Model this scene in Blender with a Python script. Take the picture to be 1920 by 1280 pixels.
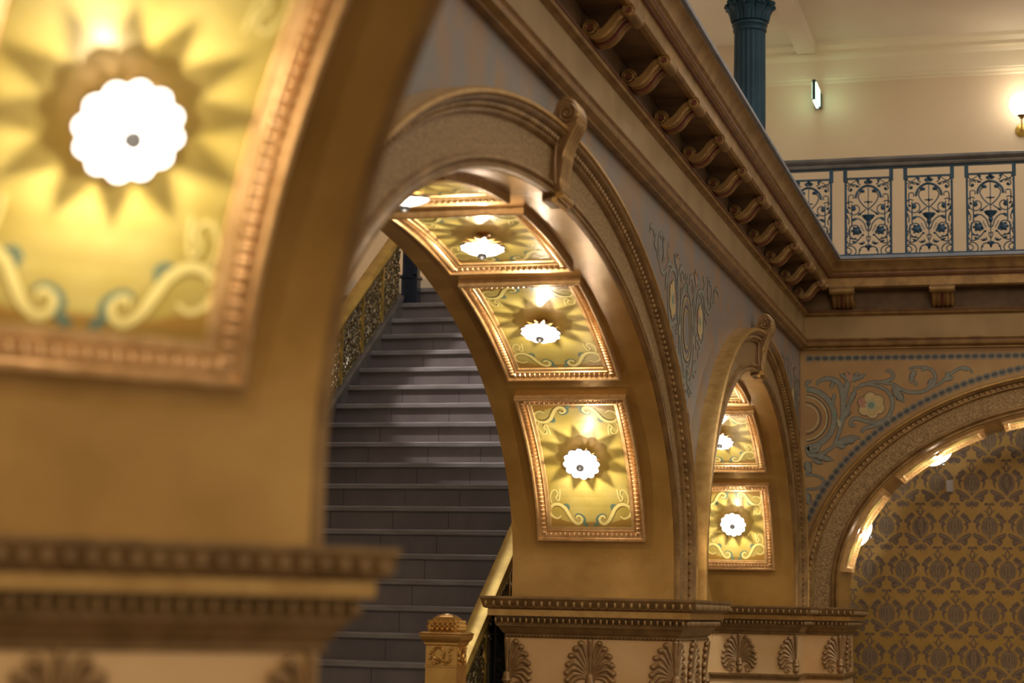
import bpy, math, random
import numpy as np
from mathutils import Vector, Matrix
random.seed(7)
for o in list(bpy.data.objects): bpy.data.objects.remove(o)
SC = bpy.context.scene
S = 1.25            # metres per drawing unit
EYE = 1.28          # eye height in drawing units (camera is the drawing origin)
def W(p): return Vector((p[0]*S, p[1]*S, (p[2]+EYE)*S))
D = 1.6513          # arcade face plane x=-D
YB = 12.94          # back wall face
T = .75             # arch depth

# ------------------------------------------------------------------ camera
def make_camera():
    F = 3570.; cx, cy = 960., 640.; vp = (1985., 1165.); roll = .022
    c, s = math.cos(roll), math.sin(roll)
    dx, dy = vp[0]-cx, vp[1]-cy
    ux = c*dx+s*dy; uy = -s*dx+c*dy
    p = math.atan2(uy, F); yaw = math.atan2(ux, F/math.cos(p))
    fx, fy = -math.sin(yaw), math.cos(yaw)
    w = Vector((fx*math.cos(p), fy*math.cos(p), math.sin(p)))
    r0 = Vector((fy, -fx, 0)); u0 = r0.cross(w)
    r = c*r0+s*u0; u = -s*r0+c*u0
    m = Matrix(((r.x, u.x, -w.x), (r.y, u.y, -w.y), (r.z, u.z, -w.z))).to_4x4()
    cd = bpy.data.cameras.new('camera'); co = bpy.data.objects.new('camera', cd)
    m.translation = W((0, 0, 0)); co.matrix_world = m
    cd.sensor_width = 36; cd.sensor_fit = 'HORIZONTAL'; cd.lens = F/1920*36
    cd.clip_start = .05; cd.clip_end = 200
    cd.dof.use_dof = True; cd.dof.focus_distance = 9.8*S
    cd.dof.aperture_fstop = (cd.lens/1000)/(.025*S)
    SC.collection.objects.link(co); SC.camera = co
make_camera()
# ------------------------------------------------------------------ light and exposure
SC.view_settings.view_transform = 'Standard'; SC.view_settings.look = 'None'
SC.view_settings.gamma = 1; SC.view_settings.use_curve_mapping = False
SC.view_settings.exposure = 0.3
wd = bpy.data.worlds.new('world'); SC.world = wd; wd.use_nodes = True
wd.node_tree.nodes['Background'].inputs[0].default_value = (1, .86, .70, 1)
wd.node_tree.nodes['Background'].inputs[1].default_value = .42
def area(name, loc, target, size, energy, col):
    l = bpy.data.lights.new(name, 'AREA'); l.shape = 'RECTANGLE'; l.size, l.size_y = size[0]*S, size[1]*S
    l.energy = energy; l.color = col
    o = bpy.data.objects.new(name, l); SC.collection.objects.link(o)
    a, b = W(loc), W(target); o.location = a
    o.rotation_euler = (b-a).to_track_quat('-Z', 'Y').to_euler(); return o
area('skylight', (4.5, 8, 8), (-.8, 8.5, 1), (7, 9), 470, (.94, .96, 1))
area('gallery_light', (.6, 13.9, 4.35), (.4, 14.6, 2.5), (3, .3), 9, (1, .86, .66))
area('hall_fill', (2.5, -3.0, 3.2), (-1.8, 9.5, .8), (4, 2.5), 290, (1, .80, .52))  # unseen warm fill added behind the camera
def spot(name, loc, target, energy, col, ang, rad=.03):
    l = bpy.data.lights.new(name, 'SPOT'); l.energy = energy; l.color = col; l.spot_size = ang; l.spot_blend = .15
    l.shadow_soft_size = rad
    o = bpy.data.objects.new(name, l); SC.collection.objects.link(o)
    a, b = W(loc), W(target); o.location = a
    o.rotation_euler = (b-a).to_track_quat('-Z', 'Y').to_euler(); return o
def point(name, loc, energy, col, rad=.01):
    l = bpy.data.lights.new(name, 'POINT'); l.energy = energy; l.color = col; l.shadow_soft_size = rad
    o = bpy.data.objects.new(name, l); o.location = W(loc); SC.collection.objects.link(o); return o
area('stairwell_light', (-3.2, 9.6, 4.3), (-3.4, 10.4, 1), (1.2, 1.5), 26, (.95, .92, .95))
spot('stair_spot', (-3.0, 9.4, 4.3), (-2.75, 11.3, 1.3), 650, (1, .95, .93), math.radians(40), .03)  # added spot; its cone edge stands in for the shadow edge across the steps

# ------------------------------------------------------------------ materials
def mat(name, col, metallic=0., rough=.5, col2=None, scale=6., contrast=(.35, .65), bump=0., bscale=60., emit=0., stretch=None, spec=.5, detail=4, coat=0.):
    m = bpy.data.materials.new(name); m.use_nodes = True; nt = m.node_tree; b = nt.nodes['Principled BSDF']
    b.inputs['Base Color'].default_value = (*col, 1); b.inputs['Metallic'].default_value = metallic
    b.inputs['Roughness'].default_value = rough; b.inputs['Specular IOR Level'].default_value = spec
    if coat: b.inputs['Coat Weight'].default_value = coat; b.inputs['Coat Roughness'].default_value = .25
    g = nt.nodes.new('ShaderNodeNewGeometry'); vec = g.outputs['Position']
    if stretch:
        mp = nt.nodes.new('ShaderNodeMapping'); mp.inputs['Scale'].default_value = stretch
        nt.links.new(vec, mp.inputs[0]); vec = mp.outputs[0]
    if col2:
        n = nt.nodes.new('ShaderNodeTexNoise'); n.inputs['Scale'].default_value = scale; n.inputs['Detail'].default_value = detail
        nt.links.new(vec, n.inputs['Vector'])
        r = nt.nodes.new('ShaderNodeValToRGB'); r.color_ramp.elements[0].position = contrast[0]; r.color_ramp.elements[1].position = contrast[1]
        r.color_ramp.elements[0].color = (*col, 1); r.color_ramp.elements[1].color = (*col2, 1)
        nt.links.new(n.outputs['Fac'], r.inputs[0]); nt.links.new(r.outputs[0], b.inputs['Base Color'])
    if bump:
        n = nt.nodes.new('ShaderNodeTexNoise'); n.inputs['Scale'].default_value = bscale; n.inputs['Detail'].default_value = 3
        nt.links.new(vec, n.inputs['Vector'])
        bp = nt.nodes.new('ShaderNodeBump'); bp.inputs['Strength'].default_value = bump; bp.inputs['Distance'].default_value = .01
        nt.links.new(n.outputs['Fac'], bp.inputs['Height']); nt.links.new(bp.outputs[0], b.inputs['Normal'])
    if emit:
        b.inputs['Emission Color'].default_value = (*col, 1); b.inputs['Emission Strength'].default_value = emit
    return m
M_ = dict(
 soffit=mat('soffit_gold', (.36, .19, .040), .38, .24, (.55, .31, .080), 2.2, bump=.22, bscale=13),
 gold=mat('moulding_gold', (.56, .33, .10), .6, .32, (.44, .24, .065), 18),
 goldlight=mat('frame_gold', (.92, .63, .33), .5, .28, (.80, .52, .24), 25),
 band=mat('stippled_gold', (.19, .105, .036), .35, .42, (.40, .245, .09), 75, (.38, .62), bump=.5, bscale=150),
 brown=mat('dark_bronze', (.15, .075, .03), .4, .42, (.24, .13, .045), 7),
 recess=mat('recess_brown', (.11, .058, .025), .2, .5, (.18, .10, .04), 8),
 fascia=mat('fascia_gold', (.24, .145, .052), .3, .42, (.31, .19, .075), 3),
 bronze=mat('cornice_bronze', (.20, .108, .033), .4, .36, (.33, .185, .06), 9, bump=.15, bscale=90),
 red=mat('oxblood_paint', (.13, .028, .016), .1, .4),
 rim=mat('blue_grey_paint', (.20, .22, .25), .2, .45, (.29, .29, .31), 6),
 handrail=mat('dark_handrail', (.10, .09, .085), .3, .35, (.17, .145, .12), 7),
 teal=mat('teal_iron', (.009, .032, .058), .15, .4, (.015, .055, .090), 9),
 column=mat('column_teal', (.010, .030, .042), .0, .5, (.016, .043, .058), 5, spec=.2),
 spandrel=mat('left_spandrel_paint', (.25, .15, .083), .15, .42, (.18, .158, .135), 4.5, (.36, .62), bump=.12, bscale=20, stretch=(1, 1.2, .75), detail=7),
 backwall=mat('back_spandrel_paint', (.30, .155, .052), .12, .5, (.37, .21, .07), 3),
 near=mat('near_paint', (.34, .20, .07), .3, .5, (.42, .26, .10), 3),
 cream=mat('cream_wall', (.63, .49, .33), 0, .38, (.68, .54, .38), 1.2),
 ceil=mat('ceiling_white', (.68, .58, .47), 0, .6, (.73, .64, .53), 1),
 trimcream=mat('cream_trim', (.70, .60, .43), 0, .4),
 pier=mat('pier_cream', (.64, .38, .15), .1, .42, (.72, .47, .22), 3.5),
 capital=mat('capital_bronze', (.20, .112, .038), .4, .38, (.30, .175, .062), 14),
 capdark=mat('capital_recess', (.07, .04, .018), .3, .45),
 palmette=mat('palmette_bronze', (.27, .155, .062), .45, .36, (.38, .225, .09), 30),
 frame=mat('frame_shaded_gold', (.68, .43, .19), .5, .32, (.52, .31, .12), 25),  # frame gold darkened so the gaps between the eggs read as shade
 panel=mat('painted_panel', (.40, .295, .06), .10, .30, (.53, .42, .13), 7, (.3, .7), spec=.6),
 panellow=mat('panel_orange', (.36, .20, .04), .10, .32),
 scroll=mat('scroll_yellow', (.80, .66, .24), .10, .32),
 scrolledge=mat('scroll_edge', (.34, .23, .05), .1, .35),
 scrollteal=mat('scroll_teal', (.13, .19, .13), .05, .35),
 greypaint=mat('grey_scroll', (.17, .155, .11), .1, .5, (.22, .20, .14), 25),
 darkpaint=mat('dark_outline', (.060, .050, .040), .1, .5),
 bluepaint=mat('blue_grey_lattice', (.15, .135, .10), .1, .5),
 tanpaint=mat('tan_petal', (.50, .34, .14), .1, .45, (.40, .27, .10), 25),
 pinkpaint=mat('pink_petal', (.36, .17, .09), .1, .45),
 paleochre=mat('pale_leaf', (.36, .31, .16), .1, .5),
 wallpaper=mat('wallpaper_ground', (.40, .225, .036), .15, .42, (.45, .26, .05), 9),
 damask=mat('damask_figure', (.15, .09, .055), .08, .5, (.19, .12, .075), 30),
 damasklight=mat('damask_line', (.34, .23, .10), .1, .5),
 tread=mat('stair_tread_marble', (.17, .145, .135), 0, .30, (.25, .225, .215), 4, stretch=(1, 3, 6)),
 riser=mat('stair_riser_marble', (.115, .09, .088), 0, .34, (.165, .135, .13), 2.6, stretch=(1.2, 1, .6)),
 vein=mat('marble_joint', (.05, .04, .038), 0, .5),
 brass=mat('handrail_brass', (.64, .44, .11), .7, .30, (.44, .29, .07), 8),
 newel=mat('newel_gold', (.46, .24, .055), .75, .27, (.55, .31, .08), 12),
 grille=mat('stair_grille_bronze', (.09, .065, .03), .7, .38, (.34, .27, .13), 45, (.42, .62)),
 navy=mat('navy_paint', (.010, .014, .028), .1, .32, (.018, .026, .048), 8),
 marble=mat('black_marble', (.006, .008, .016), 0, .15, (.05, .055, .06), 26, (.64, .72)),
 glassdark=mat('finial_metal', (.02, .018, .018), .0, .5),
 white=mat('white_plastic', (.55, .52, .50), 0, .4),
 blackbox=mat('black_housing', (.02, .022, .02), 0, .4),
 floor=mat('floor_stone', (.16, .11, .075), 0, .35, (.22, .16, .11), 3),
)
def emat(name, col, st):
    m = bpy.data.materials.new(name); m.use_nodes = True; b = m.node_tree.nodes['Principled BSDF']
    b.inputs['Base Color'].default_value = (.8, .8, .8, 1); b.inputs['Emission Color'].default_value = (*col, 1); b.inputs['Emission Strength'].default_value = st
    return m
M_['shade'] = emat('lit_glass_shade', (1, .88, .76), 4.5)
M_['shadein'] = mat('shade_inside', (.035, .025, .02), 0, .7, spec=.1)
M_['globe'] = emat('lit_globe', (1, .90, .74), 6.0)
M_['exitglow'] = emat('lit_sign_face', (.62, 1, .72), 3.0)

# ------------------------------------------------------------------ mesh builder
class MB:
    def __init__(s): s.v = []; s.f = []; s.m = []
    def add(s, vs, fs, mi=0):
        n = len(s.v); s.v += [tuple(map(float, p)) for p in vs]; s.f += [tuple(i+n for i in f) for f in fs]; s.m += [mi]*len(fs); return s
    def box(s, a, b, mi=0, fr=None):
        x0, y0, z0 = a; x1, y1, z1 = b
        vs = [(x, y, z) for z in (z0, z1) for (x, y) in ((x0, y0), (x1, y0), (x1, y1), (x0, y1))]
        if fr: vs = [fr(*p) for p in vs]
        return s.add(vs, [(3, 2, 1, 0), (4, 5, 6, 7), (0, 1, 5, 4), (1, 2, 6, 5), (2, 3, 7, 6), (3, 0, 4, 7)], mi)
    def grid(s, rows, mi=0, closed=False):           # rows: list of equal-length point lists
        n = len(rows[0]); vs = [p for r in rows for p in r]; fs = []
        for i in range(len(rows)-1):
            for j in range(n if closed else n-1):
                k = (j+1) % n; fs.append((i*n+j, i*n+k, (i+1)*n+k, (i+1)*n+j))
        return s.add(vs, fs, mi)
    def sweep(s, rows, mi=0):                         # closed profile rows, with caps
        n = len(rows[0]); s.grid(rows, mi, True)
        s.add(rows[0], [tuple(range(n))[::-1]], mi); s.add(rows[-1], [tuple(range(n))], mi); return s
    def tube(s, path, rad, n=6, mi=0, flat=1., up=None):
        P = [np.array(p, float) for p in path]; rows = []
        ref = np.array(up if up is not None else (0.13, .21, .97))
        for i, p in enumerate(P):
            t = P[min(i+1, len(P)-1)]-P[max(i-1, 0)]; t = t/(np.linalg.norm(t)+1e-12)
            a = np.cross(t, ref); a = a/(np.linalg.norm(a)+1e-9); b = np.cross(a, t)
            r = rad(i/(len(P)-1)) if callable(rad) else rad
            rows.append([p+a*math.cos(q)*r+b*math.sin(q)*r*flat for q in [2*math.pi*k/n for k in range(n)]])
        return s.sweep(rows, mi)
    def ell(s, c, r, n=8, k=5, mi=0, fr=None):
        rows = []
        for j in range(k+1):
            th = math.pi*(.02+.96*j/k)
            rows.append([(c[0]+r[0]*math.sin(th)*math.cos(2*math.pi*i/n), c[1]+r[1]*math.sin(th)*math.sin(2*math.pi*i/n), c[2]+r[2]*math.cos(th)) for i in range(n)])
        if fr: rows = [[fr(*p) for p in r_] for r_ in rows]
        return s.sweep(rows, mi)
    def lathe(s, prof, n=24, mi=0, fr=None, rfun=None):   # prof (r,h)
        rows = []
        for r, h in prof:
            rows.append([((r*(rfun(2*math.pi*i/n) if rfun else 1))*math.cos(2*math.pi*i/n), (r*(rfun(2*math.pi*i/n) if rfun else 1))*math.sin(2*math.pi*i/n), h) for i in range(n)])
        if fr: rows = [[fr(*p) for p in q] for q in rows]
        return s.sweep(rows, mi)
    def prism(s, poly, lo, hi, fr, mi=0):                 # poly in 2D, fr(a,b,h)
        n = len(poly)
        vs = [fr(a, b, lo) for a, b in poly]+[fr(a, b, hi) for a, b in poly]
        fs = [tuple(range(n))[::-1], tuple(range(n, 2*n))]+[(i, (i+1) % n, (i+1) % n+n, i+n) for i in range(n)]
        return s.add(vs, fs, mi)
    def flat(s, poly, h, fr, mi=0):
        s.k = (getattr(s, 'k', 0)+1) % 25; h += s.k*2e-5
        return s.add([fr(a, b, h) for a, b in poly], [tuple(range(len(poly)))], mi)
    def ribbon(s, pts, wid, h, fr, mi=0):                 # flat painted stroke, pts 2D
        P = np.array(pts, float); L = []; R = []
        s.k = (getattr(s, 'k', 0)+1) % 25; h += s.k*2e-5
        n = len(P)
        for i in range(n):
            t = P[min(i+1, n-1)]-P[max(i-1, 0)]; t = t/(np.linalg.norm(t)+1e-12); nn = np.array((-t[1], t[0]))
            w = (wid(i/(n-1)) if callable(wid) else wid)/2
            L.append(fr(*(P[i]+nn*w), h)); R.append(fr(*(P[i]-nn*w), h))
        return s.grid([L, R], mi)
    def build(s, name, mats, parent=None, org=(0, 0, 0), smooth=True, ang=38, recalc=True):
        if not isinstance(mats, (list, tuple)): mats = [mats]
        me = bpy.data.meshes.new(name)
        if parent is not None and 'org' in parent.keys(): org = list(parent['org'])
        o3 = np.array(org)
        vv = (np.array(s.v)-o3)*S
        me.from_pydata(vv.tolist(), [], s.f)
        for m in mats: me.materials.append(M_[m] if isinstance(m, str) else m)
        me.polygons.foreach_set('material_index', s.m)
        if recalc:
            import bmesh
            bm = bmesh.new(); bm.from_mesh(me); bmesh.ops.recalc_face_normals(bm, faces=bm.faces); bm.to_mesh(me); bm.free()
        if smooth:
            me.polygons.foreach_set('use_smooth', [True]*len(me.polygons)); me.set_sharp_from_angle(angle=math.radians(ang))
        me.update()
        o = bpy.data.objects.new(name, me); SC.collection.objects.link(o)
        if parent is not None: o.parent = parent
        else: o.location = W(org)
        return o
ORGS = []
def thing(name, label, cat, org=(0, 0, 0), group=None, rotz=0):
    o = bpy.data.objects.new(name, None); o.empty_display_size = .1; SC.collection.objects.link(o); o.location = W(org); o.rotation_euler.z = rotz
    o['label'] = label; o['category'] = cat; o['org'] = [float(a) for a in org]; ORGS.append(o)
    if group: o['group'] = group
    return o
def local(o): o['org'] = [0., 0., 0.]; return o          # parts will be drawn in local coordinates
def tag(o, label, cat, group=None):
    o['label'] = label; o['category'] = cat
    if group: o['group'] = group
    return o
def struct(mb, name, mats, **k):
    o = mb.build(name, mats, **k); o['kind'] = 'structure'; return o
def copy_tree(o, parent=None):
    c = o.copy(); SC.collection.objects.link(c)
    if parent is not None: c.parent = parent
    else: ORGS.append(c)
    for ch in [x for x in SC.objects if x.parent == o]: copy_tree(ch, c)
    return c
def bez(pts, n=8):                                        # Catmull-Rom through 2D/3D points
    P = [np.array(p, float) for p in pts]; out = []
    for i in range(len(P)-1):
        a = P[i-1] if i > 0 else 2*P[0]-P[1]; b = P[i]; c = P[i+1]; d = P[i+2] if i+2 < len(P) else 2*P[-1]-P[-2]
        for k in range(n):
            t = k/n; out.append(.5*((2*b)+(c-a)*t+(2*a-5*b+4*c-d)*t*t+(-a+3*b-3*c+d)*t**3))
    out.append(P[-1]); return out
def spiral(cx, cy, r0, r1, a0, a1, n=24):
    return [(cx+(r0+(r1-r0)*k/n)*math.cos(math.radians(a0+(a1-a0)*k/n)), cy+(r0+(r1-r0)*k/n)*math.sin(math.radians(a0+(a1-a0)*k/n))) for k in range(n+1)]

# ------------------------------------------------------------------ frames (e out of the wall, s along, z up)
def frL(e, s, z): return (-D+e, s, z)
def frB(e, s, z): return (s, YB-e, z)
q = math.sqrt(.5)
P0 = np.array((-1.077, 2.671)); EX = np.array((q, q)); EY = np.array((-q, q)); AN = 2.24
ON = P0-AN*EY
def frN(e, s, z):
    p = ON+EX*e+EY*s; return (p[0], p[1], z)
class Arch:
    def __init__(s, fr, c, a, b, z0, zbot=.06):
        s.fr, s.c, s.a, s.b, s.z0, s.zbot = fr, c, a, b, z0, zbot
        ph = np.linspace(0, math.pi, 721)
        x = c+a*np.cos(ph); z = z0+b*np.sin(ph)
        s.L = np.concatenate([[0], np.cumsum(np.hypot(np.diff(x), np.diff(z)))]); s.ph = ph
    def at(s, ph, dr=0):
        nx, nz = math.cos(ph)/s.a, math.sin(ph)/s.b; l = math.hypot(nx, nz)
        return s.c+s.a*math.cos(ph)+nx/l*dr, s.z0+s.b*math.sin(ph)+nz/l*dr
    def arc(s, l, h=0): return s.at(float(np.interp(l, s.L, s.ph)), -h)
    def path(s, dr, n=72, phs=None):
        o = [(s.c+s.a+dr, s.zbot)]
        for i in range(n+1): o.append(s.at(math.pi*i/n, dr))
        o.append((s.c-s.a-dr, s.zbot)); return o
    def sweep(s, prof, mb, n=72, mi=0):
        paths = [s.path(d, n) for d, e in prof]
        rows = [[s.fr(prof[j][1], *paths[j][i]) for j in range(len(prof))] for i in range(n+3)]
        mb.sweep(rows, mi); return mb
A_mid = Arch(frL, 6.205, 2.241, 1.21, .19)
A_far = Arch(frL, 10.832, 1.682, 1.20, .17)
A_back = Arch(frB, .288, 1.70, 1.225, .18)
A_near = Arch(frN, 0, AN, 1.20, .19, .085)

# ------------------------------------------------------------------ arches
WATT = 11.0; PHF = [(5.8, 34.), (38.7, 63.6), (68.2, 87.5)]
def build_arch(A, label, name='arch', W_=.24, npan=6, order=(), panel_labels=None, lamp_labels=None, grp='', watts=4., phs=[(6., 37.8), (41.9, 65.7), (68.9, 87.8)]):
    org = A.fr(-T/2, A.c, A.zbot)
    t = thing(name, label, 'arch', org)
    m = MB(); A.sweep([(0, 0), (.03, 0), (.03, -T), (0, -T)], m); m.build('soffit', 'soffit', t)
    for nm, mm, prof in (
        ('inner_moulding', 'bronze', [(.002, -.001), (.002, .016), (.006, .026), (.014, .026), (.020, .016), (.026, .012), (.034, .024), (.046, .022), (.050, .008), (.05, -.02), (.002, -.02)]),
        ('stippled_band', 'band', [(.05, -.02), (.05, .006), (.166, .012), (.17, -.02)]),
        ('outer_moulding', 'bronze', [(.165, -.02), (.165, .012), (.169, .024), (.176, .030), (.184, .030), (.189, .030), (.200, .032), (.204, .048), (.212, .060), (.218, .062), (.220, -.03)]),
        ('outer_fillet', 'gold', [(.219, -.03), (.219, .062), (.224, .070), (.236, .068), (.242, .056), (.242, -.03)])):
        m = MB(); A.sweep(prof, m); m.build(nm, mm, t)
    m = MB(); k = 0.; lt = A.L[-1]; n = int(lt/.034)
    for i in range(n+1):
        s_, z_ = A.arc(lt*i/n, -.193)
        m.ell((.034, s_, z_), (.011, .011, .011), 6, 4, fr=A.fr)
    for sg in (1, -1):
        zz = A.z0-.034
        while zz > A.zbot:
            m.ell((.034, A.c+sg*(A.a+.193), zz), (.010, .010, .010), 6, 4, fr=A.fr); zz -= .034
    m.build('beading', 'bronze', t)
    # coffers and lamps
    for k in order:
        pa, pb = (phs+[(180-b, 180-a) for a, b in phs[::-1]])[k]
        q0 = float(np.interp(math.radians(pa), A.ph, A.L)); q1 = float(np.interp(math.radians(pb), A.ph, A.L))
        coffer(A, -.625, -.125, q0, q1, panel_labels[k], grp+' coffers')
        lamp(A, -.375, (q0+q1)/2+(-.01 if A is A_near else .02), lamp_labels[k], grp+' lamps', watts)
    return t
def coffer(A, e0, e1, q0, q1, label, grp):
    def F(p, q_, h):
        s_, z_ = A.arc(q_, h); return A.fr(p, s_, z_)
    NQ = 12
    def loop(d, h):
        pts = []
        a, b, c, f = e0+d, e1-d, q0+d, q1-d
        pts += [(a, c), (b, c)]
        pts += [(b, c+(f-c)*i/NQ) for i in range(1, NQ)]
        pts += [(b, f), (a, f)]
        pts += [(a, f-(f-c)*i/NQ) for i in range(1, NQ)]
        return [F(p, q_, h) for p, q_ in pts]
    t = thing('coffer', label, 'ceiling panel', F((e0+e1)/2, (q0+q1)/2, 0), grp)
    m = MB(); lv = [(0, -.004), (0, .026), (.003, .029), (.010, .029), (.013, .016), (.017, .014), (.019, .016), (.043, .010), (.046, .012), (.048, .016), (.050, .012), (.063, .009), (.065, .001), (.066, -.004)]
    m.grid([loop(d, h) for d, h in lv], 0, True); m.build('frame', 'frame', t, recalc=True)
    m = MB(); d = .031; sp = .0215
    for a, b in (((e0+d, q0+d), (e1-d, q0+d)), ((e1-d, q0+d), (e1-d, q1-d)), ((e1-d, q1-d), (e0+d, q1-d)), ((e0+d, q1-d), (e0+d, q0+d))):
        L = math.hypot(b[0]-a[0], b[1]-a[1]); n = round(L/sp); hor = abs(a[1]-b[1]) < 1e-9
        for i in range(n):
            p = a[0]+(b[0]-a[0])*(i+.5)/n; q_ = a[1]+(b[1]-a[1])*(i+.5)/n
            r = (.0055, .0115, .009) if hor else (.0115, .0055, .009)
            m.ell((p, q_, .016), r, 7, 4, fr=F)
            o = sp/2 if True else 0
            r2 = (.0018, .0105, .006) if hor else (.0105, .0018, .006)
            if hor: m.ell((p+o, q_, .015), r2, 5, 3, fr=F)
            else: m.ell((p, q_+o, .015), r2, 5, 3, fr=F)
    m.build('egg_moulding', 'goldlight', t)
    # painted panel with scrolls, all in one mesh
    m = MB(); d = .064
    m.grid([[F(e0+d+(e1-e0-2*d)*i/4, q0+d+(q1-q0-2*d)*j/14, .002) for i in range(5)] for j in range(15)], 0)
    ce, cq = (e0+e1)/2, (q0+q1)/2; hw, hq = (e1-e0)/2-.066, (q1-q0)/2-.066
    def G(flip):
        def g(u, v, h): return F(ce+u, cq+flip*(-hq+v), .002+h)
        return g
    k = .000283
    def U(pts, sx=1): return [((x-950)*k*sx, (575-y)*k) for x, y in pts]
    for flip in (1, -1):
        g = G(flip)
        m.ribbon([(-hw+.004+(2*hw-.008)*i/4, .012) for i in range(5)], .018, .0006, g, 1)
        for sx in (1, -1):
            m.flat(U([(280, 560), (280, 380), (380, 420), (500, 470), (640, 530), (680, 560)], sx), .0008, g, 1)
            s1 = bez(U([(470, 400), (400, 440), (310, 390), (290, 290), (350, 215), (450, 205), (540, 270), (600, 380), (660, 480), (740, 530), (805, 480), (790, 410), (735, 400), (715, 440)], sx), 5)
            m.ribbon(s1, lambda t_: .021*(.55+.45*math.sin(math.pi*min(1, t_*1.0))), .0011, g, 2)
            m.ribbon(s1, lambda t_: .016*(.45+.55*math.sin(math.pi*min(1, t_*1.0))), .0015, g, 3)
            s2 = bez(U([(690, 400), (740, 365), (810, 390), (850, 450), (840, 520), (900, 560)], sx), 5)
            m.ribbon(s2, lambda t_: .004+.012*t_, .0018, g, 4)
            m.ribbon(bez(U([(520, 215), (570, 210), (600, 250), (595, 300)], sx), 4), lambda t_: .004+.009*math.sin(math.pi*t_), .0018, g, 4)
            s3 = bez(U([(330, 190), (310, 90), (350, -20), (410, -40), (440, 30), (400, 90), (440, 150), (470, 60), (480, -60)], sx), 5)
            m.ribbon(s3, .006, .0012, g, 3)
            m.ribbon(bez(U([(300, 170), (285, 60), (300, -60), (330, -120)], sx), 5), .004, .0012, g, 2)
    for (p, q_, l, hor) in ((0, -hq, 2*hw, 1), (0, hq, 2*hw, 1), (-hw, 0, 2*hq, 0), (hw, 0, 2*hq, 0)):
        n = 12; pts = [(p+(l*(i/n-.5) if hor else 0), q_+(0 if hor else l*(i/n-.5))) for i in range(n+1)]
        m.ribbon(pts, .0035, .0012, lambda u, v, h: F(ce+u, cq+v, .002+h), 2)
    m.build('painted_panel', ['panel', 'panellow', 'scrolledge', 'scroll', 'scrollteal'], t, smooth=False, recalc=False)
NPET = 12
def lamp_local():
    # local frame: z away from the panel
    t = local(thing('ceiling_lamp', '', 'lamp'))
    m = MB(); rf = lambda a: 1-.13*(1-abs(math.cos(a*NPET/2)))
    m.lathe([(.001, .0820), (.025, .0805), (.050, .0755), (.070, .0675), (.0830, .0590), (.0815, .0575), (.069, .0655), (.049, .0735), (.025, .0785), (.001, .0800)], 96, rfun=rf)
    ms = m.build('lamp_shade', 'shade', t)
    m = MB(); m.lathe([(.001, .0795), (.025, .0780), (.049, .0730), (.069, .0650), (.0820, .0565), (.0845, .0585), (.0855, .0560), (.0840, .0530), (.0825, .0535), (.068, .0640), (.048, .0720), (.025, .0770), (.001, .0785)], 96, rfun=rf); m.build('shade_blackout', 'shadein', ms)  # opaque near-black layer added to keep stray glow off the panel
    m = MB(); m.lathe([(.014, .0800), (.018, .085), (.0165, .093), (.008, .099), (.001, .101)], 16); m.build('finial', 'glassdark', ms)
    m = MB(); m.lathe([(.026, .002), (.027, .006), (.016, .010), (.012, .014), (.012, .034), (.010, .042), (.005, .044)], 16); m.build('stem', 'gold', t)
    m = MB(); n = 12; pts = []
    for i in range(n*2):
        r = .0775 if i % 2 == 0 else .042; a = math.pi*i/n+math.pi/n/2; pts.append((r*math.cos(a), r*math.sin(a)))
    m.prism(pts, .0365, .0372, lambda a, b, h: (a, b, h)); m.build('star_shadow_plate', 'gold', t, smooth=False)  # hidden plate added to cast the star-shaped shadow on the panel
    return t
LAMP = lamp_local(); LAMP_USED = [False]
def lamp(A, e, l, label, grp, watts):
    ph = float(np.interp(l, A.L, A.ph)); s_, z_ = A.at(ph)
    nx, nz = math.cos(ph)/A.a, math.sin(ph)/A.b; ll = math.hypot(nx, nz)
    base = Vector(A.fr(e, s_, z_)); zax = (Vector(A.fr(e, s_-nx/ll, z_-nz/ll))-base).normalized()
    xax = (Vector(A.fr(e+1, s_, z_))-base).normalized(); yax = zax.cross(xax)
    M = Matrix(((xax.x, yax.x, zax.x), (xax.y, yax.y, zax.y), (xax.z, yax.z, zax.z))).to_4x4()
    o = LAMP if not LAMP_USED[0] else copy_tree(LAMP); LAMP_USED[0] = True
    M.translation = W(base); o.matrix_world = M; o['label'] = label; o['group'] = grp
    k_ = .90 if A is A_near else 1.
    o.matrix_world = M @ Matrix.Scale(k_, 4)
    p = base+zax*.0515*k_
    point('lamp_bulb', p, watts, (1, .88, .68), .004*S)
    point('lamp_glow', base+zax*.165*k_, watts*.13, (1, .88, .70), 0)  # extra point added below the shade, standing in for light through the glass

def labs(where, beside):
    nm = ['lowest', 'second from bottom', 'third from bottom', 'fourth, just past crown,', 'fifth, hidden side,', 'last, hidden side,']
    return ['gold framed painted coffer, %s in %s' % (n, where) for n in nm], ['scalloped glass lamp, %s in %s' % (n, where) for n in nm]
pl, ll_ = labs('the middle arch', '')
build_arch(A_mid, 'middle gilded arch framing the marble stairs', order=range(4), panel_labels=pl, lamp_labels=ll_, grp='middle arch', watts=WATT)
pl, ll_ = labs('the small far arch', '')
build_arch(A_far, 'narrow far gilded arch next to the corner', order=range(4), panel_labels=pl, lamp_labels=ll_, grp='far arch', watts=WATT, phs=PHF)
pl, ll_ = labs('the wallpapered arch on the right', ''); pl = pl[:3][::-1]*2; ll_ = ll_[:3][::-1]*2
build_arch(A_back, 'gilded arch in the back wall in front of damask wallpaper', order=(3, 4, 5), panel_labels=pl, lamp_labels=ll_, grp='back arch', watts=WATT, phs=PHF)
pl, ll_ = labs('the blurred nearest arch', '')
build_arch(A_near, 'blurred gold arch pier at left edge, nearest the camera', order=(0, 1), panel_labels=pl, lamp_labels=ll_, grp='nearest arch', watts=WATT)

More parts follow.
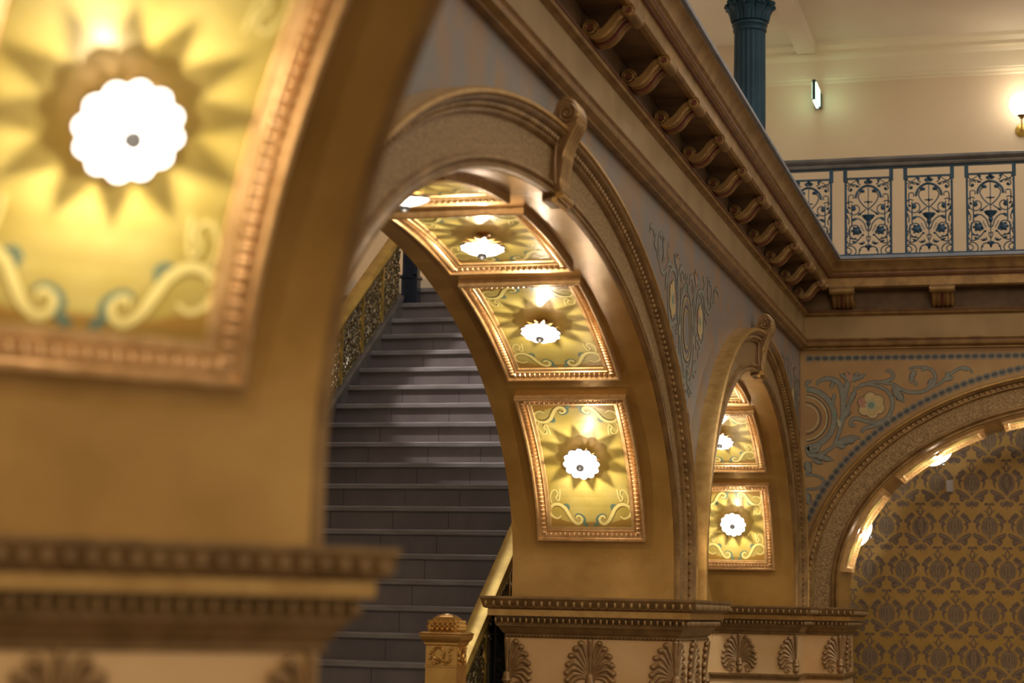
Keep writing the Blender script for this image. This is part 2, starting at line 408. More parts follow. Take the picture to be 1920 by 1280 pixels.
# ------------------------------------------------------------------ spandrel walls (structure)
def wall_strip(fr, arches, s0, s1, ztop, zbot, e0=-.02, e1=-T+.02):
    cols = [(s0, zbot)]
    for A in sorted(arches, key=lambda a: a.c):
        n = 96
        cols.append((A.c-A.a-.028, zbot)); cols += [A.at(math.pi*(1-i/n), .028) for i in range(n+1)]; cols.append((A.c+A.a+.028, zbot))
    cols.append((s1, zbot))
    m = MB()
    rows = [[fr(e0, s, ztop), fr(e0, s, z), fr(e1, s, z), fr(e1, s, ztop)] for s, z in cols]
    m.sweep(rows); return m
LW = wall_strip(frL, [A_mid, A_far], 3.245, YB, 1.86, .03)
BW = wall_strip(frB, [A_back], -D-.02, 3.2, 1.86, .03)
NW = wall_strip(frN, [A_near], -AN-.4, AN+.80, 2.2, .05)

# painted ornament on the spandrels, drawn in sheet units then mapped on (s,z)
def art(m, g, mirror=False):
    """g(u,v,h): u metres from the medallion axis, v up"""
    kx = .000935; kz = .00093
    def U(pts): return [((x-74)*kx, 1.9745-y*kz) for x, y in pts]
    def stroke(pts, w, mi=1, n=6, taper=True, ol=.007):
        c = bez(U(pts), n)
        wf = (lambda t: w*(.35+.65*math.sin(math.pi*min(1, .12+.88*t)))) if taper else (lambda t: w)
        m.ribbon(c, lambda t: wf(t)+ol, .0008, g, 2); m.ribbon(c, wf, .0014, g, mi)
    def leaf(x0, y0, x1, y1, w, mi=1):
        dx, dy = x1-x0, y1-y0
        P = [(0, 0), (.2, .35), (.35, .3), (.42, .5), (.58, .38), (.66, .5), (.8, .25), (1, 0), (.8, -.22), (.62, -.42), (.55, -.28), (.38, -.45), (.2, -.3)]
        L = math.hypot(dx, dy); ux, uy = dx/L, dy/L
        for sc, h, mm in ((1.25, .0011, 2), (.85, .0020, mi)):
            pts = [(x0+ux*a*L-uy*b*w*sc, y0+uy*a*L+ux*b*w*sc) for a, b in P]
            m.flat(U(pts), h, g, mm)
    for r, w, mi in ((98, .010, 3), (118, .005, 2), (160, .012, 3), (172, .005, 2)):
        stroke([(74+r*math.cos(a), 690-r*math.sin(a)) for a in np.linspace(-1.5, 1.5, 14)], w, mi, 2, False, .003)
    stroke([(74+215*math.cos(a), 690-215*math.sin(a)) for a in np.linspace(-1.5, 1.5, 16)], .034, 1, 2, False, .008)
    for a in (1.45, .12): 
        x, y = 74+215*math.cos(a), 690-215*math.sin(a); m.flat(U([(x-12, y-14), (x+12, y-14), (x+12, y+14), (x-12, y+14)]), .0019, g, 5)
    stroke([(290, 880), (325, 780), (350, 660), (350, 540), (330, 450), (290, 410), (230, 400), (175, 420), (165, 450)], .032)
    stroke([(300, 860), (345, 720), (390, 600), (425, 520), (440, 460)], .020)
    stroke([(345, 640), (365, 520), (385, 430), (400, 390)], .034)
    for dx_, dy_ in ((-60, -60), (-30, -80), (5, -70), (45, -70), (85, -55)): leaf(405, 425, 405+dx_*1.4, 425+dy_*1.1, 34, 1 if dx_ not in (5, -30) else 4)
    leaf(398, 430, 392, 370, 40, 6); leaf(280, 420, 265, 480, 30); leaf(290, 500, 275, 600, 30)
    leaf(330, 760, 312, 690, 34, 7); leaf(350, 700, 400, 610, 50); leaf(400, 590, 440, 470, 40)
    stroke([(440, 745), (405, 740), (415, 700), (460, 695), (520, 715), (600, 722), (665, 690), (700, 620), (700, 550), (660, 490), (590, 455), (520, 448), (450, 475), (400, 540)], .024)
    stroke([(480, 795), (510, 765), (580, 745), (640, 715), (680, 670)], .022)
    stroke([(470, 450), (560, 430), (640, 428), (700, 405), (708, 370), (680, 345), (655, 350)], .020)
    stroke([(640, 440), (710, 445), (760, 480), (820, 505), (900, 505), (970, 475), (1005, 420), (995, 360), (940, 328), (870, 325), (820, 335)], .020)
    leaf(850, 335, 840, 450, 40); leaf(880, 340, 820, 440, 30); leaf(860, 420, 880, 465, 24); leaf(990, 400, 955, 470, 34); leaf(960, 330, 900, 350, 26)
    stroke([(960, 480), (1030, 450), (1080, 405), (1130, 365), (1200, 330), (1250, 345), (1265, 375)], .016)
    leaf(1060, 425, 1140, 395, 34); leaf(1085, 400, 1095, 350, 28); leaf(1130, 370, 1160, 340, 24); leaf(1180, 340, 1255, 345, 24)
    leaf(700, 450, 790, 585, 60); leaf(720, 480, 735, 545, 40)
    stroke([(140, 905), (150, 880), (180, 895), (160, 925), (120, 930), (95, 900), (110, 960), (190, 955), (270, 905), (330, 855), (410, 825), (475, 840)], .024)
    leaf(280, 880, 470, 835, 55); leaf(300, 890, 375, 900, 40); leaf(110, 950, 295, 1000, 50); leaf(120, 990, 215, 1025, 34); leaf(90, 1000, 110, 1080, 60)
    stroke([(78, 1105), (150, 1108), (200, 1130), (212, 1160), (190, 1190), (150, 1205), (78, 1210)], .012, 1, 5, False)
    leaf(80, 1090, 130, 1060, 40); leaf(80, 1225, 110, 1330, 60)
    stroke([(80, 455), (95, 425), (125, 415)], .018)
    # rose
    cx, cy = 553, 598
    for r1, h, mi, sc in ((1, .0018, 2, 1.12), (1, .0023, 3, 1.)):
        for i in range(6):
            a = i*math.pi/3+.4; px, py = cx+58*math.cos(a), cy+56*math.sin(a)
            m.flat(U([(px+42*sc*math.cos(b), py+40*sc*math.sin(b)) for b in np.linspace(0, 2*math.pi, 13)[:-1]]), h+i*.00005, g, mi if (mi == 2 or i != 3) else 4)
    m.flat(U([(cx+(52 if i % 2 == 0 else 34)*math.cos(math.pi*i/6), cy+(52 if i % 2 == 0 else 34)*math.sin(math.pi*i/6)) for i in range(12)]), .0029, g, 7)
    m.flat(U([(cx+24*math.cos(b), cy+24*math.sin(b)) for b in np.linspace(0, 2*math.pi, 13)[:-1]]), .0033, g, 5)
def lattice(m, pts, w, h, fr):
    """pts: dense list of (s,z)"""
    P = np.array(pts); m.ribbon(P, w, h, fr, 8)
    L = np.concatenate([[0], np.cumsum(np.hypot(*np.diff(P, axis=0).T))]); n = int(L[-1]/.052)
    for i in range(n):
        l = (i+.5)*L[-1]/n; c = np.array([np.interp(l, L, P[:, 0]), np.interp(l, L, P[:, 1])]); d = np.array([np.interp(l+.01, L, P[:, 0]), np.interp(l+.01, L, P[:, 1])])-c
        d = d/(np.linalg.norm(d)+1e-9); nn = np.array((-d[1], d[0]))
        m.flat([tuple(c+d*.019*math.cos(a)+nn*.0115*math.sin(a)) for a in np.linspace(0, 2*math.pi, 11)[:-1]], h+.0006, fr, 2)
        for sg in (1, -1):
            b = c+d*L[-1]/n/2
            m.flat([tuple(b+d*.013+nn*sg*w*.5), tuple(b-d*.013+nn*sg*w*.5), tuple(b+nn*sg*w*.22)], h+.0007, fr, 0)
PM = ['greypaint', 'darkpaint', 'tanpaint', 'pinkpaint', 'scrollteal', 'pinkpaint', 'paleochre', 'bluepaint']
def gB(u, v, h): return frB(-.02+h, -D+.012+u, v)
art(BW, gB)
lattice(BW, [(-D+.02+.05*i, 1.742) for i in range(90)], .040, .0006, lambda s, z, h: frB(-.02+h, s, z))
lattice(BW, [p for p in A_back.path(.30, 200)[1:-1] if -D+.02 < p[0] < 2.2], .046, .0006, lambda s, z, h: frB(-.02+h, s, z))
struct(BW, 'wall_back', ['backwall']+PM, smooth=False, recalc=False)
for c_, sg in ((8.797, 1), (8.797, -1), (12.93, -1)):
    art(LW, lambda u, v, h, c_=c_, sg=sg: frL(-.02+h, c_+sg*u*.78, v))
struct(LW, 'wall_left', ['spandrel']+PM, smooth=False, recalc=False)
struct(NW, 'wall_canted', ['near'], smooth=False)

# ------------------------------------------------------------------ piers
def offset(poly, d):
    n = len(poly); out = []
    for i in range(n):
        a, b, c = np.array(poly[i-1]), np.array(poly[i]), np.array(poly[(i+1) % n])
        t1 = (b-a)/np.linalg.norm(b-a); t2 = (c-b)/np.linalg.norm(c-b)
        n1 = np.array((t1[1], -t1[0])); n2 = np.array((t2[1], -t2[0])); m = n1+n2; m = m/(m@n1)
        out.append(tuple(b+m*d))
    return out
def loft(m, poly, prof, mi=0):
    m.sweep([[(x, y, z) for x, y in offset(poly, d)] for d, z in prof], mi); return m
def eggs_round(m, poly, d, z, r, sp, edges=None):
    P = offset(poly, d); n = len(P)
    for i in range(n):
        if edges and i not in edges: continue
        a, b = np.array(P[i]), np.array(P[(i+1) % n]); L = np.linalg.norm(b-a); k = max(1, round(L/sp)); t = (b-a)/L; nn = np.array((t[1], -t[0]))
        for j in range(k):
            c = a+(b-a)*(j+.5)/k
            m.ell((0, 0, 0), (1, 1, 1), 7, 4, fr=lambda x, y, zz, c=c: (c[0]+t[0]*x*r[0]+nn[0]*y*r[1], c[1]+t[1]*x*r[0]+nn[1]*y*r[1], z+zz*r[2]))
            c2 = a+(b-a)*(j+1)/k
            if j < k-1: m.ell((0, 0, 0), (1, 1, 1), 5, 3, fr=lambda x, y, zz, c=c2: (c[0]+t[0]*x*r[0]*.28+nn[0]*y*r[1]*.9, c[1]+t[1]*x*r[0]*.28+nn[1]*y*r[1]*.9, z+zz*r[2]*.9))
def palmette_mesh(side):
    m = MB()
    tips = [(.043, .192), (.068, .168), (.089, .135), (.101, .096), (.107, .060), (.104, .028), (.092, .004)]
    def tb(path, r): m.tube(path, r, 7, flat=.8, up=(0, 1, 0))
    for sg in (1, -1):
        if side*sg < 0: continue
        for i, (x, y) in enumerate(tips):
            c = bez([(sg*.010, 0, .045-.004*i), (sg*x*.34, -.004, .05+(y-.03)*.42), (sg*x*.74, -.008, .03+(y)*.80), (sg*x, -.010, y)], 4)
            tb(c, lambda t: .004+.0108*t**1.2); m.ell((sg*x, -.011, y), (.0150, .012, .013), 8, 5)
        tb([(a*sg, -.006, b) for a, b in spiral(.055, -.012, .026, .006, 150, -300, 20)], .0055)
    w = 1 if side == 0 else .5
    m.tube(bez([(0, -.002, .05), (0, -.005, .12), (0, -.012, .20)], 5), lambda t: .005+.008*t, 7, flat=.8, up=(0, 1, 0)); m.ell((0, -.012, .203), (.013, .010, .012), 8, 5)
    m.lathe([(.001, .062), (.012, .056), (.017, .044), (.018, .030), (.024, .018), (.020, .012), (.013, .006), (.018, -.006), (.02, -.02), (.012, -.032), (.001, -.036)], 14, fr=lambda x, y, z: (x, y*.8-.004, z))
    m.ell((.006, -.016, .04), (.003, .003, .003), 6, 4); m.ell((-.006, -.016, .04), (.003, .003, .003), 6, 4); m.ell((0, -.019, .033), (.003, .004, .005), 6, 4)
    return m
PALM = {}
def palmette(parent, pos, ang, side):
    if side not in PALM:
        o = palmette_mesh(side).build('palmette', 'palmette', parent, org=(0, 0, 0)); 
        # redo with local origin
        me = o.data; og = Vector(parent['org'])*S
        for v in me.vertices: v.co += og
        PALM[side] = o
    else:
        o = PALM[side].copy(); SC.collection.objects.link(o); o.parent = parent
    o.location = (Vector(pos)-Vector(parent['org']))*S; o.rotation_euler = (0, 0, ang); return o
CAP = [(0, -.125), (.006, -.123), (.010, -.118), (.006, -.112), (.006, -.108), (.014, -.104), (.022, -.092), (.030, -.080), (.036, -.074), (.040, -.072), (.040, -.068), (.044, -.066)]
def pier(poly, label, zt, org, edges, palms, body='pier', k=1.):
    t = thing('pier', label, 'pier', (org[0], org[1], -EYE))
    Z = lambda z: zt+(z-.06)*k
    m = MB(); loft(m, poly, [(0, -EYE), (0, Z(-.12))]); m.build('shaft', body, t, smooth=False)
    prof = CAP+[(.044, -.066), (.046, -.03), (.070, -.028), (.070, .003), (.078, .005), (.086, .008), (.090, .010), (.090, .012), (.1, .045), (.104, .05), (.104, .06), (0, .06)]
    m = MB(); loft(m, poly, [(d*k, Z(z)) for d, z in prof]); m.build('capital', 'capital', t, ang=30)
    m = MB(); loft(m, poly, [(d*k, Z(z)) for d, z in ((.068, -.026), (.0725, -.026), (.0725, .001), (.068, .001))]); m.build('gold_fascia', 'gold', t, smooth=False)
    m = MB()
    for d, z, r, sp in ((.094, .027, (.011, .014, .017), .037), (.052, -.047, (.0085, .012, .016), .029), (.010, -.117, (.007, .005, .005), .018)):
        eggs_round(m, poly, d*k, Z(z), tuple(a*k for a in r), sp*k, edges)
    m.build('egg_moulding', 'capital', t)
    m = MB(); zb = -.385; loft(m, poly, [(d*k, Z(zb+z)) for d, z in ((0, -.03), (.012, -.028), (.020, -.012), (.030, -.004), (.030, .008), (0, .01))])
    m.build('string_course', 'capital', t)
    for (x, y, ang, side) in palms: palmette(t, (x, y, Z(-.335)), ang, side).scale = (k, k, k)
    return t
b_ = .016
x0, x1 = -D-T-b_, -D+.02
mp = [(x0, 8.446-b_), (x1, 8.446-b_), (x1, 9.15+b_), (x0, 9.15+b_)]
mx, my = (x0+x1)/2, (mp[0][1]+mp[2][1])/2
H = math.pi/2
pier(mp, 'cream pier with bronze egg-and-dart capital below the middle arch', .06, (mx, my), [0, 1],
     [(mx, mp[0][1], 0, 0), (x0+.004, mp[0][1], 0, 1), (x1-.004, mp[0][1], 0, -1), (x1, my, H, 0), (x1, mp[0][1]+.004, H, 1), (x1, mp[2][1]-.004, H, -1)])
xr = .288-1.70+b_
fp = [(x0, 12.514-b_), (x1, 12.514-b_), (x1, YB-.02), (xr, YB-.02), (xr, YB+T+b_), (x0, YB+T+b_)]
pier(fp, 'cream corner pier with palmettes between far arch and back arch', .06, (mx, 13.1), [0, 1, 2, 3],
     [(mx+.02, fp[0][1], 0, 0), (x1-.004, fp[0][1], 0, -1), (x0+.004, fp[0][1], 0, 1), (xr-.004, YB-.02, 0, -1), (xr, YB+.01, H, 1), (xr, YB+T/2, H, 0)])
A_, B_ = P0, P0-T*EX
C_ = P0+EY*((P0[0]+D)/q); E_ = B_+EY*((B_[0]+D+T)/q)
npoly = [tuple(B_), tuple(A_), tuple(C_), (-D, 3.964), (-D-T, 3.964), tuple(E_)]
npoly = offset(npoly, b_)
cB = (np.array(npoly[0])+np.array(npoly[1]))/2
pier(npoly, 'blurred cream pier with bronze capital at bottom left of the view', .085, (-1.7, 3.1), [0, 1],
     [(cB[0], cB[1], math.pi/4, 0), (npoly[0][0]+.01, npoly[0][1]+.01, math.pi/4, 1), (npoly[1][0]-.01, npoly[1][1]-.01, math.pi/4, -1)], k=.84)

# ------------------------------------------------------------------ keystones
def keystone(A, label):
    c = A.c; zc = A.z0+A.b
    t = thing('keystone', label, 'keystone', A.fr(0, c, zc), 'scrolled keystones')
    KS = lambda P: [(a*.62 if a > 0 else a, b) for a, b in P]
    poly = [(-.02, -.02), (.05, -.02), (.07, -.008), (.078, .01), (.070, .03), (.066, .05), (.068, .09), (.078, .14), (.10, .19), (.125, .225), (.15, .25), (.155, .28), (.14, .315), (.11, .33), (.07, .335), (.045, .325), (.03, .295), (.0, .26), (-.02, .25)]; poly = KS(poly)
    m = MB(); m.prism(poly, -.062, .062, lambda a, b, h: A.fr(a, c+h, zc+b)); m.build('scroll_body', 'brown', t, ang=50)
    m = MB()
    for h in (-.048, -.016, .016, .048):
        pa = bez([(.075, .012), (.068, .05), (.07, .09), (.08, .14), (.102, .19), (.128, .225), (.153, .255), (.157, .285), (.140, .318), (.11, .333), (.07, .338)], 4)
        m.tube([A.fr(a, c+h, zc+b) for a, b in KS(pa)], .010, 6)
    m.build('rib', 'bronze', t)
    m = MB()
    for sg in (-1, 1):
        sp = spiral(.062, .285, .034, .008, 60, 60-620, 36)
        m.tube([A.fr(a, c+sg*.064, zc+b) for a, b in sp], .0065, 5)
        pa = bez([(.06, .27), (.045, .2), (.04, .12), (.045, .04)], 5)
        m.tube([A.fr(a*.62, c+sg*.063, zc+b) for a, b in pa], .006, 5)
    m.build('volute', 'brown', t)
    m = MB(); m.tube([A.fr(.045, c-.075, zc-.002), A.fr(.045, c+.075, zc-.002)], .014, 10); m.tube([A.fr(.03, c-.085, zc-.02), A.fr(.03, c+.085, zc-.02)], .010, 8); m.build('foot_roll', 'gold', t)
keystone(A_mid, 'scrolled keystone on crown of the middle arch')
keystone(A_far, 'scrolled keystone on crown of the far arch')

# ------------------------------------------------------------------ cornice
PATH = [(-D, 2.9), (-D, YB), (3.2, YB)]
def csweep(m, prof, mi=0):
    rows = []
    n = len(PATH)
    for i, p in enumerate(PATH):
        row = []
        for e, z in prof:
            if i == 0: row.append((p[0]+e, p[1], z))
            elif i == n-1: row.append((p[0], p[1]-e, z))
            else: row.append((p[0]+e, p[1]-e, z))
        rows.append(row)
    m.sweep(rows, mi); return m
co = thing('cornice', 'gilded cornice carrying the gallery above the arches, turning at corner', 'cornice', (-D, YB, 1.8))
for nm, mm, pr in (
    ('architrave_moulding', 'bronze', [(-.02, 1.80), (.012, 1.80), (.012, 1.808), (.022, 1.812), (.036, 1.822), (.040, 1.836), (.034, 1.846), (.028, 1.850), (.032, 1.858), (.040, 1.864), (.036, 1.872), (-.02, 1.875)]),
    ('frieze_board', 'fascia', [(-.02, 1.875), (.016, 1.875), (.016, 2.022), (-.02, 2.022)]),
    ('bed_moulding', 'bronze', [(-.02, 2.022), (.020, 2.022), (.028, 2.030), (.040, 2.034), (.044, 2.044), (.040, 2.052), (.044, 2.058), (.040, 2.066), (-.02, 2.066)]),
    ('bracket_course', 'recess', [(-.02, 2.066), (.004, 2.066), (.004, 2.192), (.18, 2.192), (.18, 2.21), (-.02, 2.21)]),
    ('corona', 'bronze', [(.16, 2.188), (.182, 2.188), (.193, 2.198), (.196, 2.255), (.206, 2.262), (.212, 2.262), (.222, 2.268), (.226, 2.276), (.224, 2.286), (.228, 2.292), (.238, 2.30), (.244, 2.32), (.258, 2.345), (.274, 2.358), (.274, 2.368), (-.02, 2.368), (-.02, 2.21), (.16, 2.21)]),
    ('blue_rim', 'rim', [(-.02, 2.366), (.278, 2.366), (.290, 2.370), (.292, 2.384), (.284, 2.390), (-.02, 2.390)])):
    csweep(MB(), pr).build(nm, mm, co, ang=30)
for pr in ([(.226, 2.2745), (.2285, 2.2745), (.2285, 2.2815), (.222, 2.2815)], [(.2, 2.256), (.2085, 2.2575), (.2095, 2.2625), (.2, 2.263)], [(.02, 2.0525), (.0455, 2.0525), (.0455, 2.057), (.02, 2.057)], [(.01, 1.8475), (.0315, 1.8475), (.0315, 1.852), (.01, 1.852)]):
    csweep(MB(), pr).build('red_line', 'red', co)
# brackets
def bracket():
    t = local(thing('scroll_bracket', '', 'bracket', (0, 0, 0)))
    # local: x = out of wall, y = along, z up from 2.066
    pa = bez([(.022, .022), (.045, .012), (.075, .016), (.100, .036), (.120, .064), (.142, .086), (.165, .092)], 5)
    top = bez([(.022, .060), (.045, .042), (.070, .042), (.090, .060), (.112, .088), (.135, .108), (.165, .112)], 5)
    poly = pa+top[::-1]
    m = MB(); m.prism([tuple(p) for p in poly], -.062, .062, lambda a, b, h: (a, h, b)); m.build('scroll_body', 'bronze', t, ang=50)
    m = MB()
    for h in (-.052, -.024, .024, .052): m.tube([(p[0], h, p[1]) for p in pa], .0085, 6)
    m.build('rib', 'bronze', t)
    m = MB(); m.tube([(p[0]+.001, 0, p[1]-.003) for p in pa], .007, 6, flat=1.6); m.build('red_groove', 'red', t)
    for (cx, cz, r, w) in ((.032, .046, .028, .062), (.166, .100, .024, .068)):
        m = MB(); m.tube([(cx, -w, cz), (cx, w, cz)], r, 14)
        for sg in (-1, 1): m.tube([(a, sg*(w+.001), b) for a, b in spiral(cx, cz, r*1.0, r*.45, 0, 560, 28)], .0042, 5)
        v = m.build('volute', 'bronze', t)
        m = MB()
        for sg in (-1, 1): m.tube([(cx, sg*w, cz), (cx, sg*(w+.004), cz)], r*.42, 10)
        m.build('red_eye', 'red', v)
    m = MB(); m.box((.004, -.068, .118), (.178, .068, .126)); m.build('cap_plate', 'brown', t, smooth=False)
    return t
BR = bracket(); BR.scale = (1.08, 1.15, 1.04); first = True; n = 0
ORDN = ['nearest the corner', 'second from the corner', 'third from the corner', 'fourth from the corner', 'fifth from the corner', 'sixth from the corner', 'seventh from the corner', 'eighth from the corner', 'ninth from the corner', 'tenth from the corner', 'eleventh from the corner', 'twelfth from the corner']
ys_ = [12.49-.652*i for i in range(11)]
for i, y in enumerate(ys_):
    o = BR if first else copy_tree(BR); first = False
    o.location = W((-D+.004, y, 2.066)); o['label'] = 'scroll bracket under left gallery cornice, '+ORDN[i]; o['group'] = 'left cornice brackets'
for i in range(3):
    o = copy_tree(BR); o.location = W((-1.366+.66*i, YB-.004, 2.066)); o.rotation_euler.z = -H
    o['label'] = 'scroll bracket under back gallery cornice, '+ORDN[i]; o['group'] = 'back cornice brackets'

# ------------------------------------------------------------------ gallery railing
YR = YB-.262
rl = thing('railing', 'dark teal iron gallery railing with brown top rail, above the back wall', 'railing', (-.5, YR, 2.390))
m = MB(); pr = [(-.03, 2.992), (.03, 2.992), (.036, 3.004), (.036, 3.014), (.05, 3.022), (.058, 3.036), (.055, 3.052), (.03, 3.060), (-.03, 3.060), (-.055, 3.052), (-.058, 3.036), (-.05, 3.022), (-.036, 3.014), (-.036, 3.004)]
m.sweep([[(x, YR+a, z) for a, z in pr] for x in (-2.6, 2.4)]); m.build('top_rail', 'handrail', rl)
m = MB(); m.box((-2.6, YR-.012, 2.390), (2.4, YR+.012, 2.402)); m.box((-2.6, YR-.012, 2.980), (2.4, YR+.012, 2.992)); m.build('rail_bar', 'teal', rl, smooth=False)
def iron_panel():
    m = MB(); k = .000545; zb = 2.402
    def Q(x, y): return ((x-450)*k, 0, zb+(1152-y)*.000555)
    def tb(pts, r=.0042, n=5):
        for sg in (1, -1): m.tube([Q(450+sg*(p[0]-450), p[1]) for p in bez(pts, n)], r, 5)
    def sp(cx, cy, r0, r1, a0, a1, r=.004):
        for sg in (1, -1): m.tube([Q(450+sg*(p[0]-450), p[1]) for p in spiral(cx, cy, r0, r1, a0, a1, 22)], r, 5)
    def blob(x, y, rx, ry):
        for sg in (1, -1):
            c = Q(450+sg*(x-450), y); m.ell(c, (rx*k, .010, ry*k), 8, 5)
    def leaf(x, y, x2, y2, w=.008): tb([(x, y), ((x+x2)/2, (y+y2)/2), (x2, y2)], lambda t: .002+w*math.sin(math.pi*min(1, t*1.05))*.9, 4)
    m.box((-.157, -.011, 2.402), (-.143, .011, 2.98)); m.box((.143, -.011, 2.402), (.157, .011, 2.98))
    m.box((-.165, -.015, 2.90), (-.14, .015, 2.98)); m.box((.14, -.015, 2.90), (.165, .015, 2.98))
    a = Q(450, 218)[2]; m.box((-.15, -.008, a-.006), (.15, .008, a+.006))
    m.tube([Q(450, 300), Q(450, 1120)], .0035, 5)
    tb([(298, 462), (308, 405), (345, 355), (395, 322), (450, 308)], .0085)
    tb([(450, 605), (385, 545), (345, 490), (328, 435), (352, 395), (400, 385)], .0045); blob(375, 372, 34, 20); leaf(350, 360, 405, 395)
    sp(240, 345, 14, 48, 0, 330); blob(240, 348, 18, 18)
    tb([(195, 235), (200, 268), (240, 285), (300, 300), (340, 322)]); tb([(312, 228), (322, 268), (355, 295)]); tb([(312, 228), (270, 262), (200, 300), (175, 300)], .003)
    leaf(295, 318, 345, 312); leaf(560, 262, 585, 225)
    blob(450, 248, 26, 26); leaf(450, 265, 400, 255); leaf(450, 285, 395, 262)
    tb([(212, 545), (212, 425), (268, 425), (268, 465)], .0042, 2); tb([(250, 530), (250, 800)], .0048, 2); tb([(226, 800), (226, 940), (222, 1040)], .0035, 2)
    sp(285, 590, 18, 88, 120, 540); blob(272, 585, 30, 34); leaf(285, 560, 262, 612); leaf(250, 560, 270, 590)
    tb([(335, 660), (365, 640), (395, 622), (420, 600)]); leaf(372, 642, 320, 672); tb([(265, 512), (230, 500), (185, 520), (172, 560)])
    tb([(400, 510), (450, 512)], .0045); blob(450, 512, 14, 22); tb([(375, 672), (395, 705), (425, 730)], .0045)
    tb([(252, 735), (320, 712), (370, 740), (405, 785), (425, 850), (450, 872)]); leaf(320, 712, 250, 720)
    sp(300, 860, 40, 112, 20, -280); blob(300, 862, 48, 46); 
    for a_ in range(0, 360, 60): blob(300+46*math.cos(math.radians(a_)), 862+44*math.sin(math.radians(a_)), 17, 16)
    tb([(420, 760), (440, 810), (462, 850)], .003); tb([(375, 915), (345, 955), (310, 990), (260, 1020), (200, 1020)]); blob(385, 915, 15, 15); leaf(310, 1010, 250, 985)
    tb([(330, 1010), (360, 1030), (400, 1015), (390, 990)]); blob(372, 1015, 20, 14)
    tb([(425, 935), (475, 935)], .004); tb([(425, 935), (430, 970), (445, 1000)], .003)
    sp(205, 1115, 14, 50, 200, -120); tb([(175, 1090), (210, 1045), (270, 1060), (300, 1110), (290, 1148)])
    tb([(335, 1148), (345, 1090), (380, 1062), (425, 1060)]); blob(350, 1100, 14, 12); blob(430, 1055, 24, 22); blob(450, 1085, 18, 26)
    for x, y in ((178, 590), (182, 830), (176, 1010), (180, 700)): blob(x, y, 16, 34)
    tb([(175, 640), (200, 690), (215, 740), (205, 780)]); tb([(180, 860), (200, 910), (180, 970), (205, 1010)]); leaf(205, 640, 175, 600); leaf(200, 560, 235, 590)
    tb([(300, 950), (260, 960), (225, 950)]); leaf(255, 745, 300, 705); leaf(340, 900, 372, 870); tb([(400, 870), (375, 830), (360, 790)], .003)
    m.lathe([(.034, 0), (.036, -.006), (.030, -.012), (.022, -.03), (.012, -.046), (.010, -.054), (.014, -.060), (.003, -.075)], 12, fr=lambda x, y, z: (x, y*.6, Q(450, 668)[2]+z))
    return m
ip = None
for i in range(11):
    xc = -1.1795+.3975*(i-2)
    if ip is None:
        ip = iron_panel().build('grille_panel', 'teal', None, org=(0, 0, 0)); ip.parent = rl
        for v in ip.data.vertices: v.co.z -= 2.390*S
        o = ip
    else:
        o = ip.copy(); SC.collection.objects.link(o); o.parent = rl
    o.location = ((xc+.5)*S, 0, 0)

# ------------------------------------------------------------------ gallery: slabs, wall, ceiling, beam
def bx(a, b): m = MB(); m.box(a, b); return m
struct(bx((-D-T, 2.9, 2.21), (-D-.02, YB, 2.366)), 'trim_1', 'trimcream', smooth=False)
struct(bx((-6, YB+.0, 2.21), (3.6, 14.8, 2.366)), 'trim_2', 'trimcream', smooth=False)
# back wall of the gallery and, below it, the papered wall
m = bx((-6, 14.8, 2.3), (3.6, 14.9, 4.52)); struct(m, 'wall_gallery', 'cream', smooth=False)
m = MB()
pr = [(0, 4.19), (.006, 4.19), (.012, 4.20), (.010, 4.212), (.022, 4.216), (.030, 4.232), (.028, 4.24), (.034, 4.246), (.038, 4.37), (.05, 4.382), (.06, 4.40), (.09, 4.41), (.09, 4.44), (.12, 4.47), (.13, 4.51), (0, 4.51)]
m.sweep([[(x, 14.8-a, z) for a, z in pr] for x in (-5.9, 3.5)]); struct(m, 'trim_3', 'trimcream', ang=25)
struct(bx((-6, 2.5, 4.50), (-D+.25, 14.85, 4.6)), 'ceiling', 'ceil', smooth=False)
struct(bx((-D+.25, YR-.2, 4.50), (3.6, 14.85, 4.6)), 'ceiling', 'ceil', smooth=False)
m = bx((-1.915, 12.3, 4.405), (-1.775, 14.66, 4.50)); struct(m, 'trim_4', 'ceil', smooth=False)
